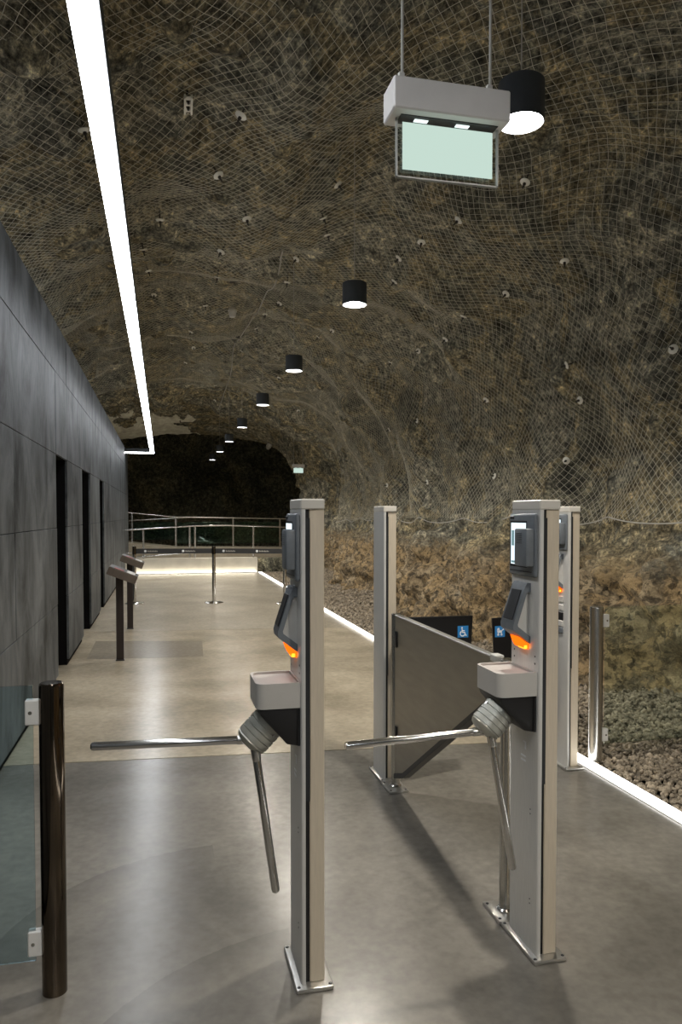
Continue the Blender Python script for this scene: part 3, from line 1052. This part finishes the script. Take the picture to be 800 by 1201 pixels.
def tripod_parts(t, tip_dz=0.0):
    # tray box with rounded outer corners
    pts = []
    for (cx, cy, a0) in ((-0.155, 0.075, 90), (-0.155, -0.067, 180)):
        for k in range(7):
            a = math.radians(a0 + 90 * k / 6)
            pts.append((cx + 0.03 * math.cos(a), cy + 0.03 * math.sin(a)))
    pts = [(-0.042, 0.105)] + pts + [(-0.042, -0.097)]
    tb = MB().prism(pts, 'z', 0.926, 1.000, 0.0).build('tray', 'tray_plastic', t)
    # raised rim and sunk top
    inn = [(-0.050 + (p[0] + 0.050) * 0.93 if p[0] < -0.05 else -0.046, p[1] * 0.92) for p in pts]
    rim = MB()
    Vo = [rim.bm.verts.new((p[0], p[1], 1.000)) for p in pts]
    Vt = [rim.bm.verts.new((p[0], p[1], 1.008)) for p in pts]
    Vi = [rim.bm.verts.new((p[0], p[1], 1.008)) for p in inn]
    Vd = [rim.bm.verts.new((p[0], p[1], 1.0005)) for p in inn]
    for R0, R1 in ((Vo, Vt), (Vt, Vi), (Vi, Vd)):
        for k in range(len(pts)):
            k2 = (k + 1) % len(pts)
            rim.bm.faces.new((R0[k], R0[k2], R1[k2], R1[k]))
    rim.build('tray_rim', 'tray_plastic', tb)
    # black gear housing below, cut back at the outer underside
    MB().prism([(-0.042, 0.926), (-0.176, 0.926), (-0.170, 0.905), (-0.085, 0.806), (-0.042, 0.797)], 'y', -0.088, 0.096, 0.005, 2).build('gear_housing', 'black_plastic', t)
    MB().box(-0.050, -0.042, -0.092, 0.100, 0.80, 0.93).build('mounting_flange', 'black_plastic', t)
    # ribbed hub on a slanted axis
    A0 = Vector((-0.112, 0.004, 0.878))
    ax = Vector((-0.70, 0, -0.714)).normalized()
    prof = [(0.0, 0.0), (0.052, 0.0), (0.052, 0.022)]
    for k in range(4):
        h0 = 0.026 + k * 0.0205
        prof += [(0.0590, h0), (0.0590, h0 + 0.0165), (0.0550, h0 + 0.0175), (0.0550, h0 + 0.0195)]
    prof += [(0.0575, 0.111), (0.050, 0.122), (0.034, 0.130), (0.0, 0.132)]
    hub = MB().lathe(prof, A0, ax, 40, False).build('hub', 'hub_metal', t)
    tip = A0 + ax * 0.118
    for k in range(3):
        a = 2 * math.pi * k / 3 + 0.5
        u = Vector((0, 1, 0)) * math.cos(a) + ax.cross(Vector((0, 1, 0))) * math.sin(a)
        MB().rod(A0 + ax * 0.045 + u * 0.0545, A0 + ax * 0.045 + u * 0.0605, 0.006, 10).build('hub_screw', 'polished_steel', hub)
    # arm across the lane and arm hanging down
    for (p, q) in (((-0.222, 0.0, 0.792 + tip_dz * 0.4), (-0.700, 0.004, 0.782 + tip_dz)), ((-0.178, -0.030, 0.757), (-0.122, -0.085, 0.322))):
        p, q = Vector(p), Vector(q)
        d = (q - p).normalized()
        arm = MB().rod(p, q, 0.0135, 20, round_end=True).build('arm', 'polished_steel', t)
        MB().lathe([(0.009, -0.03), (0.0155, -0.022), (0.0155, 0.012), (0.0140, 0.016)], p, d, 20, False).build('arm_collar', 'brushed_steel', arm)
    # printed marks and screws low on the side panel
    for (y, z, w, h) in ((-0.01, 0.742, 0.022, 0.005), (-0.016, 0.728, 0.008, 0.022), (0.0, 0.690, 0.036, 0.0055), (0.0, 0.674, 0.036, 0.0055)):
        MB().box(-0.0428, -0.0418, y - w / 2, y + w / 2, z - h / 2, z + h / 2).build('printed_mark', 'icon_white', t)
    for z in (0.18, 0.196, 0.50, 0.516):
        MB().disc((-0.042, -0.055, z), (-1, 0, 0), 0.003, 10).build('screw', 'dark_plastic', t)
    for (y, z) in ((-0.08, 1.035), (0.075, 1.035), (-0.08, 1.06), (0.075, 1.06)):
        MB().disc((-0.042, y, z), (-1, 0, 0), 0.0035, 10).build('screw', 'dark_plastic', t)


def make_turnstile(label, loc, tip_dz=0.0):
    t = thing('turnstile', label, 'turnstile', loc, 0.0, 'turnstiles across the walkway')
    column_parts(t)
    reader_parts(t)
    tripod_parts(t, tip_dz)
    return t


T1 = make_turnstile('slim metal turnstile column with steel arms, nearer the dark clad wall', (0.474, 2.473, 0), 0.034)
T2 = make_turnstile('slim metal turnstile column with lit white screen, beside the swing gate panel', (1.295, 2.437, 0), -0.012)

# column with reader and ticket slots beside the light strip
T3 = thing('reader_column', 'metal reader column without arms standing beside the white floor strip', 'column', (2.425, 4.182, 0))
column_parts(T3)
reader_parts(T3)
for z, m_ in ((1.035, 'pale_metal'), (0.985, 'pale_metal'), (0.885, 'pale_metal'), (0.845, 'grey_plastic')):
    MB().box(-0.052, -0.042, -0.055, 0.06, z - 0.018, z + 0.018, 0.003, 1).build('slot_plate', m_, T3)
MB().box(-0.050, -0.042, -0.055, 0.06, 0.905, 0.955, 0.003, 1).build('ticket_slot', 'black_plastic', T3)

# gate post and the open gate panel beside the second turnstile
GP = thing('gate_post', 'plain slim metal post at the far end of the slanted gate panel', 'post', (1.2815, 4.245, 0))
column_parts(GP)


def hinge_pole(t, y0, y1, x=-0.003):
    pl = MB().box(-0.0625, 0.05, y0, y1, 0.0, 0.014, 0.004).build('pole_plate', 'silver_plate', t)
    for yy_ in (y0 + 0.02, y1 - 0.02):
        for xx_ in (-0.05, 0.036):
            MB().lathe([(0, 0.0165), (0.005, 0.0165), (0.0062, 0.0135)], (xx_, yy_, 0), (0, 0, 1), 10, False).build('screw', 'dark_plastic', pl)
    yc = (y0 + y1) / 2
    MB().rod((x, yc, 0.014), (x, yc, 0.985), 0.0245, 24).build('pole', 'brushed_steel', t)
    MB().lathe([(0.0245, 0.014), (0.034, 0.014), (0.034, 0.020), (0.0265, 0.026), (0.0245, 0.026)], (x, yc, 0), (0, 0, 1), 24, False).build('pole_collar', 'polished_steel', t)
    MB().lathe([(0.0255, 0.985), (0.0255, 0.992), (0.02, 0.997), (0, 0.998)], (x, yc, 0), (0, 0, 1), 24, True).build('pole_cap', 'polished_steel', t)


hinge_pole(GP, -0.306, -0.136)
bar = thing('latch_pole', 'round steel pole on its own plate behind the armed column', 'pole', (1.291, 2.437, 0))
hinge_pole(bar, 0.136, 0.290, 0.0)

gate = thing('swing_gate', 'wide brownish metal gate panel with slanted underside between two poles', 'gate', (1.275, 0, 0))
ya, yb = 3.988, 2.682
MB().prism([(ya, 0.985), (ya, 0.10), (3.83, 0.155), (2.836, 0.765), (yb, 0.86), (yb, 0.985)], 'x', -0.012, 0.012, 0.0).build('panel', 'gate_panel_metal', gate)
MB().box(-0.016, 0.016, yb, ya, 0.985, 0.996, 0.003, 1).build('top_rail', 'silver_plate', gate)
MB().prism([(ya, 0.10), (3.83, 0.155), (2.836, 0.765), (yb, 0.86), (yb, 0.838), (2.836, 0.740), (3.83, 0.125), (ya, 0.07)], 'x', -0.02, 0.02).build('bottom_edge', 'black_plastic', gate)
MB().box(-0.018, 0.018, yb - 0.004, yb + 0.05, 0.975, 1.004, 0.003, 1).build('latch', 'pale_metal', gate)
for z in (0.86, 0.33):
    MB().box(-0.021, -0.012, ya - 0.045, ya - 0.012, z - 0.045, z + 0.045, 0.006, 2).build('hinge_cover', 'black_plastic', gate)

# two black gate wings with blue pictogram squares


def pictogram(t, x, z, kind):
    sq = MB().box(x - 0.033, x + 0.033, -0.0105, -0.0085, z - 0.034, z + 0.034).build('pictogram', 'icon_blue', t)
    y = -0.0112

    def line(pts, r=0.0038):
        MB().tube([(x + a, y, z + b) for a, b in pts], r, 6).build('pictogram_mark', 'icon_white', sq)

    def ring(cx, cz, rr, a0, a1, r=0.0034):
        n = 18
        line([(cx + rr * math.cos(math.radians(a0 + (a1 - a0) * k / n)), cz + rr * math.sin(math.radians(a0 + (a1 - a0) * k / n))) for k in range(n + 1)], r)
    if kind == 'wheelchair':
        MB().disc((x - 0.006, y + 0.001, z + 0.022), (0, -1, 0), 0.0055, 14).build('pictogram_mark', 'icon_white', sq)
        line([(-0.006, 0.014), (-0.004, -0.004), (0.010, -0.005), (0.016, -0.022), (0.022, -0.021)])
        line([(-0.005, 0.006), (0.010, 0.005)], 0.003)
        ring(-0.003, -0.011, 0.0145, 120, 345)
    else:
        MB().prism([(x - 0.016, z - 0.008), (x - 0.020, z + 0.008), (x + 0.014, z + 0.008), (x + 0.012, z - 0.008)], 'y', -0.0118, -0.0105).build('pictogram_mark', 'icon_white', sq)
        MB().prism([(x - 0.020, z + 0.010), (x - 0.017, z + 0.020), (x - 0.006, z + 0.024), (x - 0.002, z + 0.010)], 'y', -0.0118, -0.0105).build('pictogram_mark', 'icon_white', sq)
        line([(0.013, 0.007), (0.024, 0.015)], 0.003)
        line([(-0.012, -0.006), (-0.012, -0.017)], 0.0024)
        line([(0.010, -0.006), (0.010, -0.017)], 0.0024)
        ring(-0.012, -0.019, 0.004, 0, 360, 0.003)
        ring(0.010, -0.019, 0.004, 0, 360, 0.003)


w1 = thing('gate_wing', 'black gate wing with blue wheelchair sign behind the metal gate panel', 'gate', (0, 4.075, 0), 0, 'black gate wings')
MB().prism([(1.312, 0.965), (1.312, 0.22), (1.36, 0.20), (1.74, 0.56), (1.764, 0.963)], 'y', -0.0085, 0.0085, 0.003, 1).build('wing_panel', 'black_panel', w1)
pictogram(w1, 1.700, 0.871, 'wheelchair')
for z in (0.86, 0.30):
    MB().box(1.296, 1.325, -0.02, 0.02, z - 0.03, z + 0.03, 0.004, 1).build('hinge', 'dark_plastic', w1)
w2 = thing('gate_wing', 'black gate wing with blue pram sign beside the lit orange scanner', 'gate', (0, 4.272, 0), 0, 'black gate wings')
MB().prism([(2.366, 0.918), (2.366, 0.22), (2.33, 0.20), (1.998, 0.56), (1.976, 0.914)], 'y', -0.0085, 0.0085, 0.003, 1).build('wing_panel', 'black_panel', w2)
pictogram(w2, 2.027, 0.830, 'pram')
for z in (0.86, 0.30):
    MB().box(2.352, 2.383, -0.014, 0.014, z - 0.03, z + 0.03, 0.004, 1).build('hinge', 'dark_plastic', w2)

# ------------------------------------------------------------------ glass barriers


def glass_barrier(label, loc, r, height, side, gx0, gx1, gz0, gz1, steel, glassm, clampm):
    t = thing('glass_barrier', label, 'barrier', loc, 0, 'glass barriers with round posts')
    MB().lathe([(0, 0), (r, 0), (r, height - 0.012), (r - 0.002, height - 0.003), (r - 0.006, height), (0, height)], (0, 0, 0), (0, 0, 1), 40, False).build('post', steel, t)
    MB().box(min(gx0, gx1), max(gx0, gx1), -0.005, 0.005, gz0, gz1, 0.001, 1).build('glass_pane', glassm, t)
    for z in (gz1 - 0.085, gz0 + 0.06):
        a, b = side * (r - 0.004), side * (r + 0.040)
        c = MB().box(min(a, b), max(a, b), -0.016, 0.016, z - 0.04, z + 0.04, 0.003, 1).build('clamp', clampm, t)
        MB().disc((side * (r + 0.024), -0.016, z), (0, -1, 0), 0.006, 12).build('clamp_screw', 'brushed_steel', c)
    return t


glass_barrier('bluish glass barrier with polished steel post darkened for reflections beside the clad wall', (-0.350, 2.548, 0), 0.039, 1.012, -1, -0.056, -0.58, 0.11, 1.005, 'darkened_steel', 'glass_blue', 'white_plastic')
b_r = glass_barrier('clear glass barrier with brushed steel post in the gravel', (2.655, 4.20, 0), 0.042, 0.975, 1, 0.062, 1.32, 0.10, 0.97, 'brushed_steel', 'glass_green', 'pale_metal')

# ------------------------------------------------------------------ hanging lamps and signs


def make_pendant(label, x, y, zb=3.35):
    t = thing('pendant_lamp', label, 'lamp', (x, y, zb), 0, 'black cylinder lamps hung in a row')
    r, h = 0.105, 0.185
    MB().lathe([(r - 0.004, 0.0), (r, 0.0), (r, h - 0.006), (r - 0.006, h), (0.0, h)], (0, 0, 0), (0, 0, 1), 40, False).build('housing', 'lamp_black', t)
    MB().lathe([(r - 0.004, 0.0), (r - 0.018, 0.055), (0, 0.055)], (0, 0, 0), (0, 0, 1), 40, False).build('reflector', 'lamp_reflector', t)
    MB().lathe([(0, 0.043), (r - 0.022, 0.043), (r - 0.022, 0.047), (0, 0.047)], (0, 0, 0), (0, 0, 1), 32, False).build('lens', 'lens_white', t)
    zc = ceiling_z(x, y)
    MB().rod((0, 0, h), (0, 0, zc - zb + 0.06), 0.0035, 8).build('suspension_cable', 'cable_grey', t)
    ld = bpy.data.lights.new('pendant_light', 'SPOT')
    ld.energy = PENDANT_WATTS
    ld.color = (1.0, 0.93, 0.82)
    ld.spot_size = math.radians(158)
    ld.spot_blend = 0.75
    ld.shadow_soft_size = 0.07
    lo = bpy.data.objects.new('pendant_light', ld)
    col.objects.link(lo)
    lo.parent = t
    lo.location = (0, 0, 0.03)
    return t


PY = [3.22, 6.29, 9.32, 12.32, 15.55, 18.63, 21.70, 24.9]
desc = ['large near black cylinder lamp glowing beside the exit sign', 'second black cylinder lamp after the exit sign, hanging on a long wire',
        'third black cylinder lamp counted from the exit sign', 'fourth black cylinder lamp counted from the exit sign', 'fifth black cylinder lamp just above the dark arch',
        'rightmost and nearest of three small lamps hanging before the dark arch', 'middle of the three small lamps before the dark arch', 'farthest and lowest small lamp before the dark arch']
for y, dsc in zip(PY, desc):
    make_pendant(dsc, 1.62, y)
make_pendant('unseen black cylinder lamp added just behind the viewer as front light', 1.62, -0.25)  # added out of view, off the row spacing, to brighten the column fronts
make_pendant('black cylinder lamp hanging far behind the viewer near the entrance wall', 1.62, -3.3)


def make_sign(label, x, y, z, w=0.335, yaw=0.0):
    """edge-lit blade sign: grey housing, clear pane with a glowing blank field"""
    t = thing('exit_sign', label, 'sign', (x, y, z), yaw, 'edge-lit hanging signs')
    hd = MB().box(0, w, 0.0, 0.105, 0.0, 0.088, 0.004, 1).build('housing', 'sign_grey', t)
    MB().box(0.03, w - 0.025, 0.03, 0.08, -0.002, 0.001).build('light_slot', 'black_plastic', hd)
    for k in range(2):
        MB().box(0.075 + k * 0.125, 0.115 + k * 0.125, 0.044, 0.058, -0.004, -0.0015).build('light_source', 'sign_led', hd)
    # clear pane border (four strips of acrylic around the lit field) and the field itself
    px0, px1, pz0 = 0.022, w - 0.014, -0.165
    pane = MB().box(px0, px1, 0.050, 0.060, pz0, 0.0).build('pane', 'acrylic', t)
    MB().box(px0 + 0.018, px1 - 0.020, 0.0478, 0.0498, pz0 + 0.022, -0.012).build('lit_field', 'sign_glow', pane)
    for a, b, c, d in ((px0, px0 + 0.004, pz0, 0), (px1 - 0.004, px1, pz0, 0), (px0, px1, pz0, pz0 + 0.004)):
        MB().box(a, b, 0.0495, 0.0605, c, d).build('pane_edge', 'pale_metal', pane)
    for xx in (0.04, w - 0.04):
        c, s = math.cos(yaw), math.sin(yaw)
        zc = ceiling_z(x + xx * c - 0.0525 * s, y + xx * s + 0.0525 * c)
        rd = MB().rod((xx, 0.0525, 0.088), (xx, 0.0525, zc - z + 0.06), 0.0045, 8).build('hanging_rod', 'cable_grey', t)
        MB().box(xx - 0.012, xx + 0.006, 0.046, 0.059, 0.088, 0.125, 0.002, 1).build('rod_clip', 'pale_metal', rd)
    return t


make_sign('grey hanging exit sign with blank glowing pane beside the near lamp', 0.627, 2.0, 2.668, 0.347)
make_sign('small glowing exit sign far off at the edge of the dark arch', 3.43, 20.0, 2.83)

# linear light: long run plus a short return to the wall
LX, LZ, LEND = -0.235, 3.20, 20.6
ll = thing('linear_light', 'long white linear ceiling light turning towards the clad wall', 'lamp', (LX, 0, LZ))
prof_h = MB()
prof_h.box(-0.05, 0.05, -4.8, LEND, 0.004, 0.10)
prof_h.build('housing', 'lamp_black', ll)
MB().box(-0.047, 0.047, -4.78, LEND - 0.004, -0.024, 0.0045).build('diffuser', 'led_white', ll)
MB().box(WX - LX + 0.001, -0.05, LEND - 0.10, LEND, 0.004, 0.10).build('return_housing', 'lamp_black', ll)
MB().box(WX - LX + 0.001, -0.0475, LEND - 0.092, LEND - 0.01, -0.024, 0.0045).build('return_diffuser', 'led_white', ll)
for y in (-2.0, 1.5, 8.0, 12.0, 16.0, 19.5):
    MB().rod((0, y, 0.10), (0, y, ceiling_z(LX, y) - LZ + 0.05), 0.0015, 6).build('suspension_wire', 'cable_grey', ll)

# ------------------------------------------------------------------ stands, stanchions, railings


def info_stand(label, x, y):
    t = thing('info_stand', label, 'stand', (x, y, 0), 0, 'information stands along the clad wall')
    MB().box(-0.045, 0.045, -0.035, 0.035, 0.0, 0.012, 0.002, 1).build('foot', 'dark_plastic', t)
    MB().box(-0.038, 0.038, -0.028, 0.028, 0.012, 0.90, 0.003, 1).build('post', 'wood_dark', t)
    M = Matrix.Translation((0.035, 0.0, 0.92)) @ Matrix.Rotation(math.radians(22), 4, 'Y')
    pn = MB().box(-0.155, 0.155, -0.19, 0.19, -0.042, 0.042, 0.004, 1, M=M).build('panel', 'stand_panel', t)
    MB().box(-0.145, 0.145, -0.18, 0.18, 0.041, 0.045, M=M).build('panel_face', 'dark_plastic', pn)
    MB().box(-0.10, 0.00, -0.17, -0.08, 0.0445, 0.0465, M=M).build('printed_picture', 'screen_red_print', pn)
    MB().box(0.03, 0.12, -0.17, 0.10, 0.0445, 0.0465, M=M).build('printed_text', 'pale_metal', pn)
    return t


mat('screen_red_print', (0.35, 0.05, 0.04), 0.5)
info_stand('brown information stand with slanted panel, the nearer of the pair', -0.443, 8.30)
info_stand('brown information stand with slanted panel, the farther of the pair', -0.430, 10.58)


def stanchion(label, x, y):
    t = thing('stanchion', label, 'stanchion', (x, y, 0), 0, 'belt stanchions across the walkway')
    MB().lathe([(0, 0), (0.165, 0), (0.165, 0.008), (0.15, 0.018), (0.04, 0.03), (0, 0.03)], (0, 0, 0), (0, 0, 1), 36, False).build('base', 'polished_steel', t)
    MB().rod((0, 0, 0.025), (0, 0, 0.86), 0.031, 24).build('pole', 'polished_steel', t)
    MB().lathe([(0.031, 0.86), (0.034, 0.862), (0.034, 0.99), (0.03, 1.005), (0, 1.01)], (0, 0, 0), (0, 0, 1), 24, True).build('belt_head', 'darkened_steel', t)
    return t


ST = [(-0.474, 13.56), (0.884, 13.37), (2.079, 12.95)]
for (x, y), l in zip(ST, ('steel belt stanchion partly hidden behind the information stands', 'steel belt stanchion standing alone in the middle of the walkway',
                          'steel belt stanchion by the white floor strip, partly behind the turnstile')):
    stanchion(l, x, y)


def belt(label, p, q):
    p, q = Vector((*p, 0)), Vector((*q, 0))
    d = q - p
    t = thing('belt', label, 'belt', p, math.atan2(d.y, d.x), 'black belts between the stanchions')
    L = d.length
    MB().box(0.034, L - 0.034, -0.002, 0.002, 0.875, 0.962).build('webbing', 'belt', t)
    for k in (0.12, 0.62):
        x0 = 0.034 + (L - 0.07) * k
        MB().lathe([(0, 0), (0.022, 0), (0.022, 0.0012), (0, 0.0012)], (x0, -0.002, 0.918), (0, -1, 0), 16, False).build('printed_logo', 'icon_white', t)
        for j in range(8):
            MB().box(x0 + 0.04 + j * 0.022, x0 + 0.055 + j * 0.022, -0.0032, -0.002, 0.905, 0.93 - 0.008 * (j % 2)).build('printed_letter', 'cable_grey', t)


belt('black printed belt strung from behind the stands to the middle stanchion', ST[0], ST[1])
belt('black printed belt strung from the middle stanchion towards the floor strip', ST[1], ST[2])


def railing(name, label, pts_top, posts, zb, rails, y, glass=None):
    t = thing(name, label, 'railing', (0, y, 0))
    for pts in [pts_top] + rails:
        MB().tube([(a, b, c) for a, b, c in pts], 0.019, 10).build('rail', 'brushed_steel', t)
    for (x, yo, z0, z1) in posts:
        MB().box(x - 0.025, x + 0.025, yo - 0.012, yo + 0.012, z0, z1, 0.003, 1).build('post', 'brushed_steel', t)
    if glass:
        for (x0, x1, yo, z0, z1) in glass:
            MB().box(x0, x1, yo - 0.005, yo + 0.005, z0, z1).build('glass_pane', 'glass_deep_green', t)
    return t


railing('railing', 'steel railing with thin posts standing on the low lit wall',
        [(-0.93, 0, 1.15), (0.8, 0, 1.255), (1.7, 0, 1.27), (3.9, 0, 1.20)],
        [(-0.48, 0, 0.40, 1.19), (0.72, 0, 0.40, 1.25), (0.86, 0, 0.40, 1.255), (2.42, 0, 0.40, 1.23), (3.7, 0, 0.38, 1.20)], 0.4,
        [[(-0.93, 0, 0.42), (0.75, 0, 0.54), (2.4, 0, 0.56), (3.9, 0, 0.52)], [(-0.93, 0, 0.55), (0.7, 0, 0.60), (3.9, 0, 0.50)]], 20.47)
struct(MB().prism([(-1.2, 0.75), (0.5, 0.55), (5.0, 0.5), (5.0, 0.0), (-1.2, 0.0)], 'y', 23.2, 24.6).build('floor_ramp', 'concrete_far'), 'raised ramp behind the low wall')
railing('railing', 'glazed handrail sloping along the ramp in front of the dark arch',
        [(-1.05, 0, 1.63), (0.39, 0, 1.49), (3.95, 0, 1.43)],
        [(-0.9, 0, 0.68, 1.6), (0.42, 0, 0.53, 1.49), (2.2, 0, 0.50, 1.46), (3.7, 0, 0.5, 1.44)], 0.5,
        [[(-1.05, 0.5, 1.37), (0.86, 0.5, 1.475), (2.0, 0.5, 1.46)]], 24.0,
        [(-0.85, 0.38, 0, 0.78, 1.33), (0.46, 2.16, 0, 0.65, 1.33), (2.24, 3.66, 0, 0.65, 1.33)])
